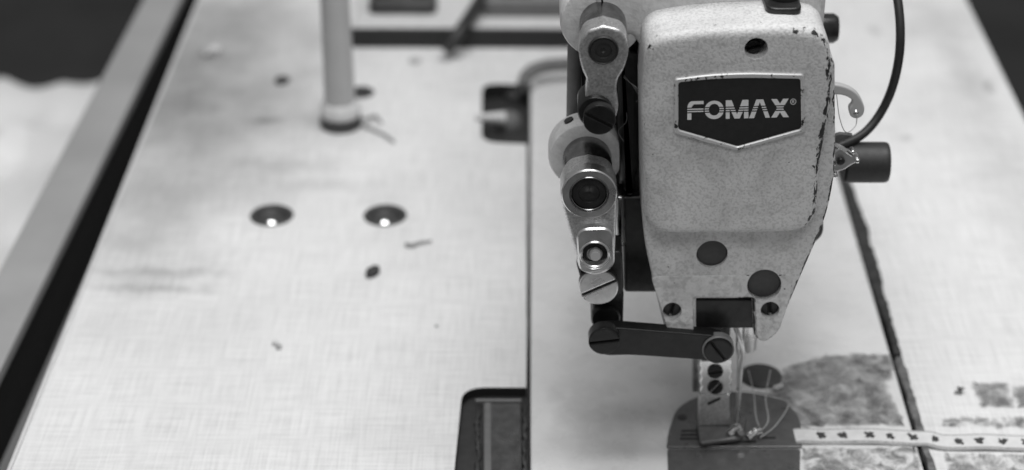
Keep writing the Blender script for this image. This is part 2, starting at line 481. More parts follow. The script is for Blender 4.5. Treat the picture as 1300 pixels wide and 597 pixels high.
# legs (out of view, they carry the top)
for (x, y) in ((outer[0][0]+.05, .62), (outer[1][0]-.05, .62), (outer[2][0]-.05, 1.36), (outer[3][0]+.05, 1.36)):
    bm = new(); box(bm, (x-.02, y-.02, fl), (x+.02, y+.02, TZ-.0302), .002); obj('leg', bm, 'rail_dark', table)

# ------------------------------------------------------------------ sewing machine
bedx0, bedx1 = xl0+.0019, None
mach = thing('sewing_machine', 'pale enamelled industrial sewing machine with black shield badge, head end facing the camera', 'sewing machine', (V(935, 300, .72).x, .85, -.03))
def mp(name, bm, m, parent=None, **kw): return obj(name, bm, m, parent or mach, **kw)
# --- bed
bp = fillet([(bedx0, .625), (xr(.625)-.0022, .625), (xr(1.107)-.0022, 1.107), (bedx0, 1.107)], .006)
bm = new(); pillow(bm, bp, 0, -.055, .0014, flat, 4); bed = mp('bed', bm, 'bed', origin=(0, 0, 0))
# --- needle plate set into the bed
bm = new()
npo = fillet([g2(882, 506), g2(858, 521), g2(848, 552), g2(846, 570), g2(1018, 570), g2(1016, 533), g2(990, 503), g2(930, 497)], [.006, .008, .006, .0012, .0012, .006, .008, .01], 6)
pillow(bm, npo, .0012, -.001, .0005, flat, 3); npl = mp('needle_plate', bm, 'plate_grey')
bm = new(); pillow(bm, fillet([g2(847, 572), g2(1016, 572), g2(1014, 650), g2(850, 650)], .0016), .0010, -.001, .0004, flat, 3)
mp('slide_plate', bm, 'plate_grey')
bm = new()
for (x0, x1, y) in ((865, 890, 547), (864, 889, 552), (863, 889, 557), (893, 960, 561), (962, 985, 556)):
    pillow(bm, fillet([g2(x0, y+1.6, .0012), g2(x1, y+1.2, .0012), g2(x1, y-1.4, .0012), g2(x0, y-1, .0012)], .0004, 3), .0014, .0005, .0001, flat, 1)
obj('feed_slot', bm, 'plate_line', npl)
bm = new(); c = G(866, 530, .0012)
lathe(bm, (c.x, c.y, .0008), (0, 0, 1), [(.0022, 0), (.0022, .0006), (.0014, .0008), (0, .0008)], 20); obj('screw', bm, 'plug', npl)
bm = new(); c = G(966, 479)
lathe(bm, (c.x, c.y, -.0005), (0, 0, 1), [(.0098, 0), (.0098, .0016), (.0090, .0022), (.004, .0024), (0, .0024)], 40); mp('bobbin_cap', bm, 'plug')
# --- arm and column behind the head
YC, YB_ = .690, .697                           # front of the cover, front of the body below it
xa0, xa1 = V(815, 200, .74).x, V(1048, 200, .74).x
bm = new(); zt = .222
pillow(bm, fillet([(xa0+.006, .118), (xa1-.004, .118), (xa1-.004, zt), (xa0+.002, zt)], .014, 8), .748, 1.09, .004, up, 4); mp('arm', bm, 'enamel_plain')
bm = new(); pillow(bm, fillet([(xa0+.004, .97), (xa1-.006, .97), (xa1-.006, 1.095), (xa0+.004, 1.095)], .02, 8), .119, -.001, .002, flat, 3); mp('column', bm, 'enamel_plain')
# pale front casting of the arm, seen between upper lever and cover
ap = [v2(*p, .716) for p in ((738, -60), (1040, -60), (1046, 60), (1040, 100), (840, 104), (800, 40), (770, 66))]
bm = new(); pillow(bm, fillet(ap, [.01, .01, .01, .004, .004, .006, .004], 6), .716, .752, .003, up, 4); mp('arm_front', bm, 'enamel_plain')
# dark oily frame behind the levers
bm = new(); upbox(bm, ((778, 30), (1046, 30), (1046, 300), (1000, 340), (842, 340), (790, 340)), .728, .05, .002, .003); mp('head_frame', bm, 'iron')
bm = new(); upbox(bm, ((789, 250), (850, 250), (858, 372), (792, 372)), .722, .03, .0015, .002); mp('side_bracket', bm, 'iron')
bm = new(); upbox(bm, ((784, 60), (812, 70), (812, 215), (800, 255), (786, 230)), .721, .02, .0025, .003); mp('guard_plate', bm, 'blackened')
bm = new(); upbox(bm, ((781, 250), (793, 250), (795, 312), (784, 318)), .712, .012, .0015, .0015); mp('spring_plate', bm, 'steel_dark')
# --- body of the head
def wr(x, z):                                   # where the enamel is worn: the right side most
    t = (x-V(940, 150, YB_).x)/.039
    if z < .125 and t > .1: return 1.15
    return .95 if t > .6 else (.55 if t > .2 else (.28 if t < -.8 else .3))
bo = [(813, 110), (822, 66), (905, 62), (1030, 62), (1060, 74), (1061, 216), (1050, 275), (1001, 388), (986, 424), (968, 435), (957, 428), (955, 380), (884, 380), (884, 436), (849, 436), (838, 396), (816, 300)]
bq = fillet([v2(*p, YB_) for p in bo], [.004, .004, .004, .004, .004, .010, .012, .015, .006, .0045, .0032, .0008, .0008, .003, .003, .008, .012], 7)
bm = new(); pillow(bm, dense(bq, .0015), YB_, .745, .0014, up, 4, wear=wr, inner=.0007)
body = mp('head_body', bm, 'enamel')
# lower rough band that swells out towards the bottom
lo_ = [(826, 352), (1008, 350), (1001, 386), (987, 420), (969, 431), (960, 426), (958, 377), (880, 377), (880, 435), (852, 435), (841, 396)]
z350 = V(900, 351, YB_).z
bm = new(); pillow(bm, dense(fillet([v2(*p, YB_-.001) for p in lo_], [.003, .003, .01, .005, .004, .003, .0008, .0008, .002, .0025, .006], 6), .0015), YB_-.0004, YB_+.004, .0005, up, 3,
                   wear=lambda x, z: .7*wr(x, z), shear=lambda u, v: -(z350-v)*.10, inner=.0004)
low = mp('lower_head', bm, 'casting')
# --- raised face cover
co_ = [(814, 130), (819, 50), (880, 39), (1000, 33), (1052, 40), (1059, 100), (1056, 145), (1040, 215), (1038, 297), (930, 300), (818, 299)]
cq = fillet([v2(*p, YC) for p in co_], [.008, .008, .02, .02, .008, .008, .012, .012, .014, .02, .012], 9)
def cwear(x, z):
    t = (x-V(940, 150, YC).x)/.039
    if z > .2: return .85 if t > .4 else (.7 if t < -.8 else .34)
    return .95 if t > .75 else (.5 if t > .3 else .36)
bm = new(); pillow(bm, dense(clean(cq), .0015), YC, .744, .0042, up, 6, wear=cwear, inner=.0018)
cover = mp('face_cover', bm, 'enamel')
def hole(px, py, r, Y, depth=.006):
    c = V(px, py, Y); bm = new(); lathe(bm, (c.x, Y-.02, c.z), (0, 1, 0), [(r, 0), (r, .02+depth)], 40)
    bmesh.ops.translate(bm, verts=bm.verts, vec=Vector((0, 0, 0))); return bm
def hole_in(o, *hs):
    L = WL[o.name]; cs = []
    for h in hs: cs.append(h)
    # o sits (through its parent) at its world place, cutters are in world space
    boolean(o, cs)
r1 = RP(14.5, YC); r2 = RP(20.5, YB_); r3 = RP(22.5, YB_); r4 = RP(12.5, YB_)
hole_in(cover, hole(960, 62, r1, YC, .012))
hole_in(body, hole(904, 323, r2, YB_), hole(970, 361, r3, YB_), hole(853, 392, r4, YB_, .006), hole(977, 391, r4, YB_, .006))
hole_in(low, hole(853, 392, r4, YB_, .02), hole(977, 391, r4, YB_, .02), hole(970, 361, r3, YB_, .02))
def disc(name, px, py, Y, r, rec, m, parent=None, dep=.004):
    c = V(px, py, Y); bm = new(); lathe(bm, (c.x, Y+rec+dep, c.z), (0, -1, 0), [(r*.985, 0), (r*.985, dep-.0004), (r*.94, dep), (0, dep)], 36)
    return mp(name, bm, m, parent)
disc('plug', 904, 323, YB_, r2, .0014, 'plug'); disc('plug', 970, 361, YB_, r3, .0012, 'plug')
disc('recess', 960, 62, YC, r1, .008, 'iron')
bm = new(); c = V(958, 66, YC); slotted(bm, (c.x, c.z, YC+.0045), r1*.62, .004, .3, up); mp('screw', bm, ['blackened', 'rubber'])
def screw(px, py, Y, rpx, ang, m, h=.004, sw=.13, parent=None, bev=.0005, dep=.45):
    c = V(px, py, Y); bm = new(); slotted(bm, (c.x, c.z, Y), RP(rpx, Y, py), h, math.radians(ang), up, sw, dep, bev)
    return mp('screw', bm, [m, 'rubber'], parent)
screw(853, 392, YB_+.0006, 11.6, 80, 'iron'); screw(977, 391, YB_+.0006, 11.6, 100, 'iron')
# dark needle-bar guide in the notch
bm = new(); upbox(bm, ((881, 381), (957, 381), (957, 417), (881, 417)), .700, .03, .0006, .0008); mp('needle_bar_guide', bm, 'iron')
# --- badge: shield with raised worn border and striped lettering
bY = YC-.0014
sh_o = [(856, 99), (900, 93.5), (945, 91.2), (1020, 93), (1022, 166), (936, 190), (856, 168)]
sh_i = [(861, 103.5), (900, 99.5), (945, 97.6), (1016, 99), (1017, 162.5), (936, 185), (861, 163.5)]
def shp(p, Y): return fillet([v2(*q, Y) for q in p], [.0013, .004, .006, .0013, .0012, .0008, .0012], 6)
bd = None
bm = new(); pillow(bm, shp(sh_i, YC), YC-.0005, YC+.002, .0002, up, 2); bd = mp('badge', bm, 'badge_black')
bm = new(); ring_solid(bm, shp(sh_o, YC), shp(sh_i, YC), YC-.0013, YC+.002, up, .0004)
k = N('badge_border'); n = k.noise(330, 5, .65)
k.val('Base Color', k.ramp(n, [(.57, .62), (.62, .03)])); k.val('Roughness', .35); k.val('Metallic', .3); M['border'] = k.m
obj('badge_border', bm, 'border', bd)
def union(iv):
    iv = sorted(i for i in iv if i[1] > i[0]); o = []
    for a, b in iv:
        if o and a <= o[-1][1]: o[-1][1] = max(o[-1][1], b)
        else: o.append([a, b])
    return o
def rows(y):
    t = (y-243)/117; iv = []
    if y < 289:
        q = max(0, 1-((290-y)/47)**2); xl = 192-30*math.sqrt(q)
        iv.append([[xl, 265]] if y < 263 else [[xl, 188+((290-y)/27)**2*16]])
    elif y < 317: iv.append([[162, 264]])
    else: iv.append([[162, 188]])
    q = math.sqrt(max(0, 1-((y-301.5)/58.5)**2))*61
    qi = 1-((y-300)/37)**2; qi = math.sqrt(qi)*34 if qi > 0 else 0
    iv.append([[332-q, 332-qi], [332+qi, 332+q]] if qi else [[332-q, 332+q]])
    iv.append(union([[405, 430], [520, 548], [406+54*t, 442+44*t], [510-44*t, 547-54*t]]))
    iv.append(union([[598-46*t, 626-42*t], [614+42*t, 642+42*t]]))
    iv.append(union([[692+76*t, 728+76*t], [767-76*t, 803-76*t]]))
    return [i for L in iv for i in L]
LY = YC-.00065
def lp(cx, cy):
    p = V(840+cx/4.975, 80+(cy-.027*(cx-160))/4.975, LY); return (p.x, LY, p.z)
bm = new()
for (a, b) in ((243, 283), (290, 297.5), (304.5, 312), (319, 360)):
    nrow = 14 if b-a > 20 else 4
    for i in range(nrow):
        y0, y1 = a+(b-a)*i/nrow, a+(b-a)*(i+1)/nrow; ra, rb = rows(y0+1e-3), rows(y1-1e-3)
        if len(ra) != len(rb): ra = rb = rows((y0+y1)/2)
        for (s0, s1), (e0, e1) in zip(ra, rb):
            bm.faces.new([bm.verts.new(lp(*q)) for q in ((s0, y0), (s1, y0), (e1, y1), (e0, y1))])
cx, cy = 831, 263
for i in range(28):
    a0, a1 = 2*PI*i/28, 2*PI*(i+1)/28
    bm.faces.new([bm.verts.new(lp(cx+r*math.cos(a), cy+r*math.sin(a))) for r, a in ((19, a0), (19, a1), (15.2, a1), (15.2, a0))])
for q in ([(-6, -8), (-3, -8), (-3, 8), (-6, 8)], [(-3, -8), (4, -8), (6, -5), (-3, -5)], [(3, -5), (6, -5), (6, -1), (3, -1)], [(-3, -1), (6, -1), (4, 2), (-3, 2)], [(-1, 2), (2.5, 2), (7, 8), (3.5, 8)]):
    bm.faces.new([bm.verts.new(lp(cx+x, cy+y)) for x, y in q])
obj('lettering', bm, 'white_print', bd, smooth=0)
# --- dark knob in a slot on top of the cover
zc = V(940, 20, .70).z
cz = V(980, 33.2, YC).z; c = G(992, 5, cz)
bm = new(); s = RP(23, .70, 5)
pillow(bm, fillet([(c.x-s, c.y-.010), (c.x+s, c.y-.010), (c.x+s, c.y+.03), (c.x-s, c.y+.03)], .005, 8), cz+.0022, cz-.003, .0008, flat, 3); ko = mp('top_slot', bm, 'iron')
bm = new(); lathe(bm, (c.x+.001, c.y+.002, cz+.001), (0, 0, 1), [(s*.86, 0), (s*.86, .004), (s*.8, .0048), (s*.55, .005), (s*.5, .0085), (s*.44, .009), (0, .009)], 36); obj('knob', bm, 'blackened', ko)
# --- upper boss, shaft and lever
def boss(px, py, Yf, rpx, Ys, Ye, m, wear=.3, bev=.003):
    c = V(px, py, Yf); r = RP(rpx, Yf, py); L = Ye-Ys
    bm = new(); lathe(bm, (c.x, Ye, c.z), (0, -1, 0), [(r, 0), (r, L-bev), (r-.3*bev, L-.3*bev), (r-bev, L), (r*.5, L), (0, L)], 48); return bm
YL = .690
mp('boss', boss(767, 64, YL, 55, .717, .80, 'enamel_plain'), 'enamel_plain')
mp('shaft', boss(768, 64, YL, 30.5, .694, .73, 'steel_dark', bev=.001), 'steel_dark')
lv = [(766, 33), (790, 41), (798, 62), (793, 86), (784, 103), (783, 122), (785, 136), (780, 152), (760, 162), (744, 153), (740, 138), (744, 120), (745, 103), (739, 88), (735, 64), (743, 42)]
def sm2(pts, n=5): return [(p.x, p.y) for p in spline([Vector((a, b, 0)) for a, b in pts+pts[:1]], n)[:-1]]
bm = new(); pillow(bm, [v2(*p, YL) for p in sm2(lv)], YL, YL+.010, .0011, up, 4); up_l = mp('upper_lever', bm, 'steel_rough')
c = V(766, 65, YL); ring = lambda r0, r1, Y, b, px, py: ring_solid(new(), circle(v2(px, py, Y), RP(r0, Y, py), 44), circle(v2(px, py, Y), RP(r1, Y, py), 44), Y, Y+b, up, .0005)
obj('bushing', ring(19.5, 17, YL-.0014, .004, 766, 65), 'rubber', up_l)
def pin(px, py, Y, rpx, rec, m, parent, name='pivot_pin', dish=.0):
    c = V(px, py, Y); r = RP(rpx, Y, py); bm = new()
    lathe(bm, (c.x, Y+.006, c.z), (0, -1, 0), [(r, 0), (r, .0055-rec), (r*.95, .006-rec), (r*.62, .006-rec), (r*.58, .0054-rec), (r*.2, .0054-rec), (r*.12, .005-rec), (0, .005-rec)], 40)
    return obj(name, bm, m, parent)
pin(766, 65, YL-.0012, 17.4, .0001, 'rubber', up_l)
bm = new(); c = V(756, 143, YL-.002); lathe(bm, (c.x, YL+.012, c.z), (0, -1, 0), [(RP(22, YL), 0), (RP(22, YL), .0135), (RP(20.5, YL), .0142), (0, .0142)], 36); obj('washer', bm, 'blackened', up_l)
screw(761, 153, YL-.0062, 21, -28, 'blackened', .005, .09, dep=.3)
# vertical rod between the bosses
bm = new(); a = V(730, 40, .742); b = V(730, 150, .742); cyl(bm, (a.x, .742, b.z-.01), (a.x, .742, a.z), .0031); mp('guide_rod', bm, 'hose')
bm = new(); upbox(bm, ((738, 60), (788, 60), (788, 180), (738, 180)), .744, .012, .001, .001); mp('rear_strap', bm, 'iron')
# --- lower boss, shaft, lever
mp('boss', boss(747, 247, YL, 50, .722, .7335, 'enamel_plain'), 'enamel_plain')
c = V(747, 247, YL); rb = RP(50, .722, 200); d = Vector((math.cos(2.05), 0, math.sin(2.05)))
bm = new(); lathe(bm, Vector((c.x, .7285, c.z))+d*(rb-.001), d, [(.0021, 0), (.0021, .0012), (0, .0012)], 16); mp('oil_hole', bm, 'rubber')
bm = new(); upbox(bm, ((735, 196), (800, 196), (800, 250), (735, 250)), .7336, .02, .001, .002); mp('boss_bracket', bm, 'iron')
mp('shaft', boss(748, 247, YL, 32, .694, .74, 'steel_dark', bev=.001), 'steel_dark')
ll = [(748, 212), (772, 219), (783, 240), (783, 262), (782, 290), (781, 318), (777, 340), (758, 350), (737, 343), (729, 318), (722, 292), (714, 262), (712, 240), (724, 219)]
bm = new(); pillow(bm, [v2(*p, YL) for p in sm2(ll)], YL, YL+.011, .0012, up, 4); lo_l = mp('lower_lever', bm, 'steel_rough')
obj('collar_ring', ring(35.5, 24, YL-.003, .006, 748, 247), 'steel', lo_l)
obj('bushing', ring(24.5, 22.6, YL-.0034, .005, 748, 247), 'steel_dark', lo_l)
pin(748, 247, YL-.003, 22.3, .0008, 'iron', lo_l)
# clamp eye with socket screw
eo = fillet([v2(*p, YL-.004) for p in ((731, 291), (779, 289), (781, 343), (735, 349))], .0056, 8)
ei = circle(v2(755, 324, YL-.004), RP(20, YL, 320), len(clean(eo)), math.radians(-135))
if True:
    eo = clean(eo); n = len(eo)
    cc = v2(755, 324, YL-.004); ei = []
    for p in eo:
        a = math.atan2(p[1]-cc[1], p[0]-cc[0]); ei.append((cc[0]+RP(19.5, YL)*math.cos(a), cc[1]+RP(19.5, YL)*math.sin(a)))
bm = new(); ring_solid(bm, eo, ei, YL-.004, YL+.008, up, .0007); obj('clamp_eye', bm, 'steel', lo_l)
ss = ring(19.8, 16.5, YL-.0044, .004, 755, 324); obj('socket_rim', ss, 'steel', lo_l)
pin(755, 324, YL-.001, 17, .0005, 'iron', lo_l, 'socket')
bm = new(); c = V(756, 326, YL-.004); lathe(bm, (c.x, YL+.001, c.z), (0, -1, 0), [(RP(8, YL), 0), (RP(8, YL), .0042), (RP(6.5, YL), .005), (0, .005)], 28); obj('socket_pin', bm, 'post', lo_l)
# pale slotted screw under the lever, on a dark link
bm = new(); upbox(bm, ((730, 330), (790, 318), (792, 372), (772, 384), (745, 384)), YL+.006, .014, .001, .003); lk = mp('rocker_arm', bm, 'iron')
screw(760, 366, YL+.001, 25, 27, 'steel', .006, .07, bev=.0006, dep=.3)
bm = new(); upbox(bm, ((752, 372), (792, 372), (791, 415), (752, 415)), YL+.012, .012, .001, .001); mp('hanger', bm, 'iron')
bm = new(); c = V(769, 405, YL+.010); lathe(bm, (c.x, YL+.028, c.z), (0, -1, 0), [(RP(20, YL), 0), (RP(20, YL), .0175), (RP(18, YL), .0187), (0, .0187)], 32); mp('pivot_collar', bm, 'blackened')
# horizontal link bar
yB = YL+.0005
lb = [(768, 416), (790, 417), (890, 425), (912, 427), (928, 436), (930, 452), (914, 461), (890, 457), (800, 451), (768, 452), (752, 444), (751, 424)]
bm = new(); pillow(bm, fillet([v2(*p, yB) for p in lb], .004, 5), yB, yB+.006, .0006, up, 3); bar = mp('link_bar', bm, 'blackened')
screw(767, 434, yB-.004, 20, 8, 'blackened', .006, .07, bev=.0006, dep=.3)
obj('washer', ring(20.5, 17.6, yB-.0012, .004, 912, 445), 'hose', bar)
screw(912, 446, yB-.0022, 17.5, -55, 'blackened', .006, .09, bev=.0006, dep=.3)
for q in range(4):
    x, y = random.uniform(788, 800), random.uniform(80, 150); ps = [V(x, y, .716+random.uniform(0, .004))]
    for _ in range(3): x += random.uniform(-12, 12); y += random.uniform(4, 16); ps.append(V(x, y, .714+random.uniform(-.002, .004)))
    bm = new(); tube(bm, ps, random.uniform(.0001, .00022), 5, 6); mp('lint', bm, 'hose')
# --- needle bar, clamp and presser foot
Yn = .716
a, b = V(914, 400, Yn), V(914, 470, Yn)
bm = new(); cyl(bm, (a.x, Yn+.004, b.z), (a.x, Yn+.004, a.z+.02), .0055); mp('presser_bar', bm, 'blackened')
bm = new(); upbox(bm, ((879, 452), (890, 452), (890, 498), (879, 498)), Yn+.003, .004, .0005, .0005); mp('guide_finger', bm, 'steel_dark')
tooth = []
for i in range(9): tooth += [(929 if i % 2 else 926.5, 456+i*5.6)]
for i in range(9): tooth += [(888.5 if i % 2 else 891, 502-i*5.4)]
bm = new(); pillow(bm, [v2(*p, Yn-.004) for p in tooth], Yn-.004, Yn+.006, .0004, up, 2); blk = mp('foot_clamp', bm, 'nickel')
for py in (472, 492):
    bm = new(); c = V(908, py, Yn-.0046); slotted(bm, (c.x, c.z, Yn-.0052), RP(10, Yn, py), .004, .9 if py > 480 else .2, up, .12, .35, .0005); obj('screw', bm, ['blackened', 'rubber'], blk)
ft = [(888, 502), (926, 502), (927, 540), (886, 541)]
bm = new(); upbox(bm, ft, Yn-.003, .006, .0006, .0008); foot = mp('presser_foot', bm, 'steel_rough')
bm = new(); upbox(bm, ((898, 512), (914, 505), (915, 507.5), (899, 515)), Yn-.0034, .001, .0001, .0001); obj('slit', bm, 'plate_line', foot)
a = V(886, 546, Yn-.004); b = V(928, 546, Yn-.004)
bm = new(); pillow(bm, fillet([(a.x, Yn-.016), (b.x+.004, Yn-.012), (b.x+.008, Yn+.004), (a.x, Yn+.004)], .002), .0048, .0030, .0008, flat, 3); obj('sole', bm, 'plate_grey', foot)
for (x0, y0, x1, y1, r) in ((925, 552, 938, 543, .0018), (949, 556, 966, 545, .0016), (936, 541, 941, 550, .0014)):
    bm = new(); tube(bm, [G(x0, y0, .005), G((x0+x1)/2, (y0+y1)/2-2, .0065), G(x1, y1, .0075)], r, 10, 6); obj('toe', bm, 'chrome', foot)
# needle + clamp rod
na, nb = V(939, 412, Yn+.004), V(936, 546, Yn+.001)
bm = new(); tube(bm, [na, na.lerp(nb, .25), na.lerp(nb, .5), nb], lambda t: .0015 if t < .35 else .0008, 10, 6); mp('needle', bm, 'steel')
a, b = V(951, 405, Yn+.008), V(951, 452, Yn+.008)
bm = new(); cyl(bm, (a.x, Yn+.008, b.z+.004), (a.x, Yn+.008, a.z+.01), .0042); mp('needle_bar', bm, 'steel')
bm = new(); tube(bm, [V(934, 416, Yn-.004), V(940, 432, Yn-.006), V(943, 450, Yn-.006), V(940, 470, Yn-.004), V(937, 520, Yn-.003)], .0011, 8, 6); mp('thread_guide', bm, 'steel')
# --- right side: take-up lever, tension bracket, black knob, cord
Yr = .735
tp = [(1050, 106), (1072, 110), (1088, 119), (1097, 135), (1096, 146), (1088, 151), (1080, 148), (1078, 138), (1082, 132), (1080, 126), (1068, 121), (1050, 120)]
bm = new(); pillow(bm, [v2(*p, Yr) for p in sm2(tp, 4)], Yr, Yr+.003, .0007, up, 3); tk = mp('take_up_lever', bm, 'post')
bm = new(); c = V(1087, 143, Yr-.0004); lathe(bm, (c.x, Yr+.001, c.z), (0, -1, 0), [(.0012, 0), (.0012, .0014), (.0006, .002), (0, .002)], 16); obj('eyelet', bm, 'chrome', tk)
Yk = .757
a, b = V(1070, 206, Yk), V(1127, 206, Yk); rk = RP(26, Yk, 206)*1.0
bm = new(); lathe(bm, (a.x, Yk, a.z), (1, 0, 0), [(rk*.9, 0), (rk, .001), (rk, b.x-a.x-.0022), (rk*.985, b.x-a.x-.0008), (rk*.93, b.x-a.x), (0, b.x-a.x)], 48); mp('side_knob', bm, 'knob')
bm = new(); cyl(bm, (a.x-.02, Yk, a.z), (a.x, Yk, a.z), .004); mp('knob_stem', bm, 'steel')
Yg = .722
tb = [(1056, 196), (1066, 188), (1078, 192), (1090, 196), (1091, 205), (1080, 210), (1072, 216), (1058, 219)]
bm = new(); pillow(bm, fillet([v2(*p, Yg) for p in tb], .0015, 4), Yg, Yg+.002, .0005, up, 3); tg = mp('tension_bracket', bm, 'steel')
for (px, py, r, m) in ((1067, 204, 5.5, 'iron'), (1082, 192, 3.2, 'chrome'), (1088, 203, 3.4, 'chrome'), (1058, 207, 3, 'chrome'), (1060, 222, 3, 'chrome')):
    bm = new(); c = V(px, py, Yg); lathe(bm, (c.x, Yg+.002, c.z), (0, -1, 0), [(RP(r, Yg), 0), (RP(r, Yg), .003), (RP(r*.7, Yg), .0036), (0, .0038)], 18); obj('stud', bm, m, tg)
bm = new(); pillow(bm, fillet([v2(*p, Yg+.004) for p in ((1052, 176), (1066, 170), (1084, 172), (1070, 181), (1056, 184))], .001, 3), Yg+.004, Yg+.006, .0004, up, 2); obj('spring_arm', bm, 'plate_grey', tg)
bm = new(); tube(bm, [V(1060, 183, Yg-.001), V(1072, 190, Yg-.002), V(1082, 197, Yg-.001)], .0009, 8, 6); obj('check_spring', bm, 'chrome', tg)
Yo = .765
bm = new(); tube(bm, [V(1118, -90, Yo+.03), V(1138, -10, Yo+.01), V(1143, 50, Yo), V(1136, 100, Yo), V(1120, 140, Yo), V(1096, 170, Yo-.005), V(1062, 187, Yo-.012), V(1040, 192, Yo-.015)], RP(5.6, Yo), 14, 8); mp('power_cord', bm, 'rubber')
bm = new(); c = V(1062, 36, .80); lathe(bm, (c.x-.012, .80, c.z), (1, 0, 0), [(.0068, 0), (.0068, .0105), (.0055, .0125), (0, .0127)], 24); mp('lift_knob', bm, 'iron')
# thread strands around the foot
for pts in ([(943, 418, .006), (946, 460, .004), (930, 520, .004), (926, 546, .003)], [(950, 460, .02), (962, 495, .01), (962, 530, .006), (968, 548, .002)],
            [(955, 470, .018), (966, 500, .01), (974, 525, .006), (975, 545, .002)]):
    pass
for ps in ([V(944, 430, Yn-.002), V(943, 470, Yn-.002), V(938, 510, Yn-.002), V(935, 546, Yn-.002)],
           [V(930, 497, Yn-.006), V(955, 499, Yn), G(985, 505, .012), G(1001, 513, .004), G(985, 540, .003), G(965, 556, .003)],
           [G(950, 470, .012), G(957, 500, .008), G(960, 530, .006), G(968, 552, .003)],
           [G(978, 470, .012), G(972, 505, .010), G(975, 535, .006), G(960, 552, .003)]):
    bm = new(); tube(bm, ps, .00026, 6, 10); mp('thread', bm, 'thread')
bm = new(); a = G(984, 493, .002); b = G(993, 489, .002); tube(bm, [a, a.lerp(b, .5), b], .0013, 8, 2); mp('plate_clip', bm, 'chrome')
bm = new(); tube(bm, [V(1062, 120, Yg), V(1066, 150, Yg-.002), V(1074, 168, Yg), V(1086, 160, Yr-.002), V(1088, 146, Yr-.002)], .00022, 6, 8); mp('thread', bm, 'thread')

# ------------------------------------------------------------------ ragged dark strip in the gap on the right of the bed
def gap_strip(y0, y1, wf, m, label, seed, rag):
    lft, rgt = [], []; n = int((y1-y0)/4)
    for i in range(n+1):
        t = i/n; py = y0+(y1-y0)*t; ctr = 1066+(py-205)*.2965+2; wd = wf(py)
        jj = mnoise.noise(Vector((py*.045, seed, 0)))*rag+mnoise.noise(Vector((py*.16, seed, 4)))*rag*.7
        j2 = mnoise.noise(Vector((py*.05, seed+6, 0)))*rag*.8+mnoise.noise(Vector((py*.19, seed+6, 4)))*rag*.6
        lft.append(g2(ctr-wd+jj, py)); rgt.append(g2(ctr+wd*.7+j2, py))
    bm = new(); pillow(bm, lft+rgt[::-1], .0012 if m == 'felt' else .0006, -.004, .0003, flat, 2)
    return tag(obj('filler_strip', bm, m), label, 'strip')
gap_strip(205, 452, lambda y: 4.5+5.5*math.exp(-((y-310)/75)**2), 'felt', 'ragged black filler strip in the gap between machine bed and right side of the table', 3.1, 4.2)
gap_strip(454, 632, lambda y: 5.5, 'felt_grey', 'grey lower length of filler in the same gap, crossing under the dotted tape', 11.7, 2.6)

# ------------------------------------------------------------------ glue films and printed tape
def film(name, pix, m, z, label, rag=5, step=.0022, cat='glue patch', base=None):
    pts = dense([g2(*p) for p in pix], step); lay = None; bm = new(); lay = bm.verts.layers.float.new('wear')
    S = .00037
    def jit(p, s): return (p[0]+mnoise.noise(Vector((p[0]*260, p[1]*260, 1)))*rag*S*s, p[1]+mnoise.noise(Vector((p[0]*260, p[1]*260, 7)))*rag*S*1.4*s)
    o = [jit(p, 1) for p in pts]; i1 = inset(pts, .003); 
    A = [bm.verts.new((x, y, z)) for x, y in o]; Bv = [bm.verts.new((x, y, z+.00012)) for x, y in i1]
    for v in A: v[lay] = 1.
    for a in range(len(A)):
        b = (a+1) % len(A); bm.faces.new((A[a], A[b], Bv[b], Bv[a]))
    bm.faces.new(Bv)
    return tag(obj(name, bm, m, smooth=0), label, cat)
film('glue_patch', [(1004, 462), (1048, 450), (1130, 449), (1140, 470), (1128, 490), (1140, 520), (1152, 540), (1010, 545), (978, 528), (972, 500), (990, 476)], 'residue', .0003, 'dark mottled patch of old glue on the bed, beside the ragged strip', 7)
film('glue_patch', [(1012, 566), (1100, 566), (1166, 564), (1180, 620), (1018, 640)], 'residue_torn', .0003, 'torn streaky glue film on the bed, below the dotted tape', 6)
film('glue_patch', [(1231, 484), (1280, 485), (1284, 500), (1288, 518), (1245, 518), (1238, 500)], 'residue', .0002, 'four-sided dark glue mark on the white table at right, above the dotted tape', 4)
film('glue_patch', [(1284, 490), (1330, 488), (1330, 520), (1290, 519), (1286, 506)], 'residue', .00022, 'dark glue mark cut by the right border of the photo', 4)
film('glue_patch', [(1214, 492), (1222, 489), (1226, 500), (1212, 502)], 'residue', .0002, 'tiny dark triangular glue fleck on the white table', 2, .001)
film('glue_patch', [(1190, 530), (1330, 524), (1330, 546), (1190, 544)], 'residue_torn', .00021, 'thin broken glue streak on the table along the upper side of the dotted tape', 4)
film('glue_patch', [(1195, 572), (1330, 574), (1330, 640), (1200, 640)], 'residue_torn', .00021, 'pale flaking glue streaks on the table below the dotted tape', 6)
path = [(1009, 549.5), (1030, 549.2), (1060, 549), (1110, 549.5), (1160, 551), (1180, 553), (1200, 556), (1240, 556.5), (1280, 557), (1345, 558)]
P = spline([G(*p, .003) for p in path], 8); bm = new(); rowsv = []
for i, p in enumerate(P):
    t = (P[min(i+1, len(P)-1)]-P[max(i-1, 0)]).normalized(); nrm = Vector((-t.y, t.x, 0))
    hw = .0056; zz = .0012+.0003*math.sin(i*.35)
    rowsv.append([bm.verts.new(Vector((p.x, p.y, zz+dz))+nrm*(hw*s)) for s, dz in ((-1, .0), (-.9, .0003), (-.76, .0003), (.76, .0003), (.9, .0003), (1, 0.), (1, -.0006), (-1, -.0006))])
for a, b in zip(rowsv, rowsv[1:]):
    for q in range(8): bm.faces.new((a[q], a[(q+1) % 8], b[(q+1) % 8], b[q])).material_index = 2 if q in (0, 1, 3, 4) else 0
bm.faces.new(rowsv[0]); bm.faces.new(rowsv[-1][::-1])
L = 0; nxt = .012
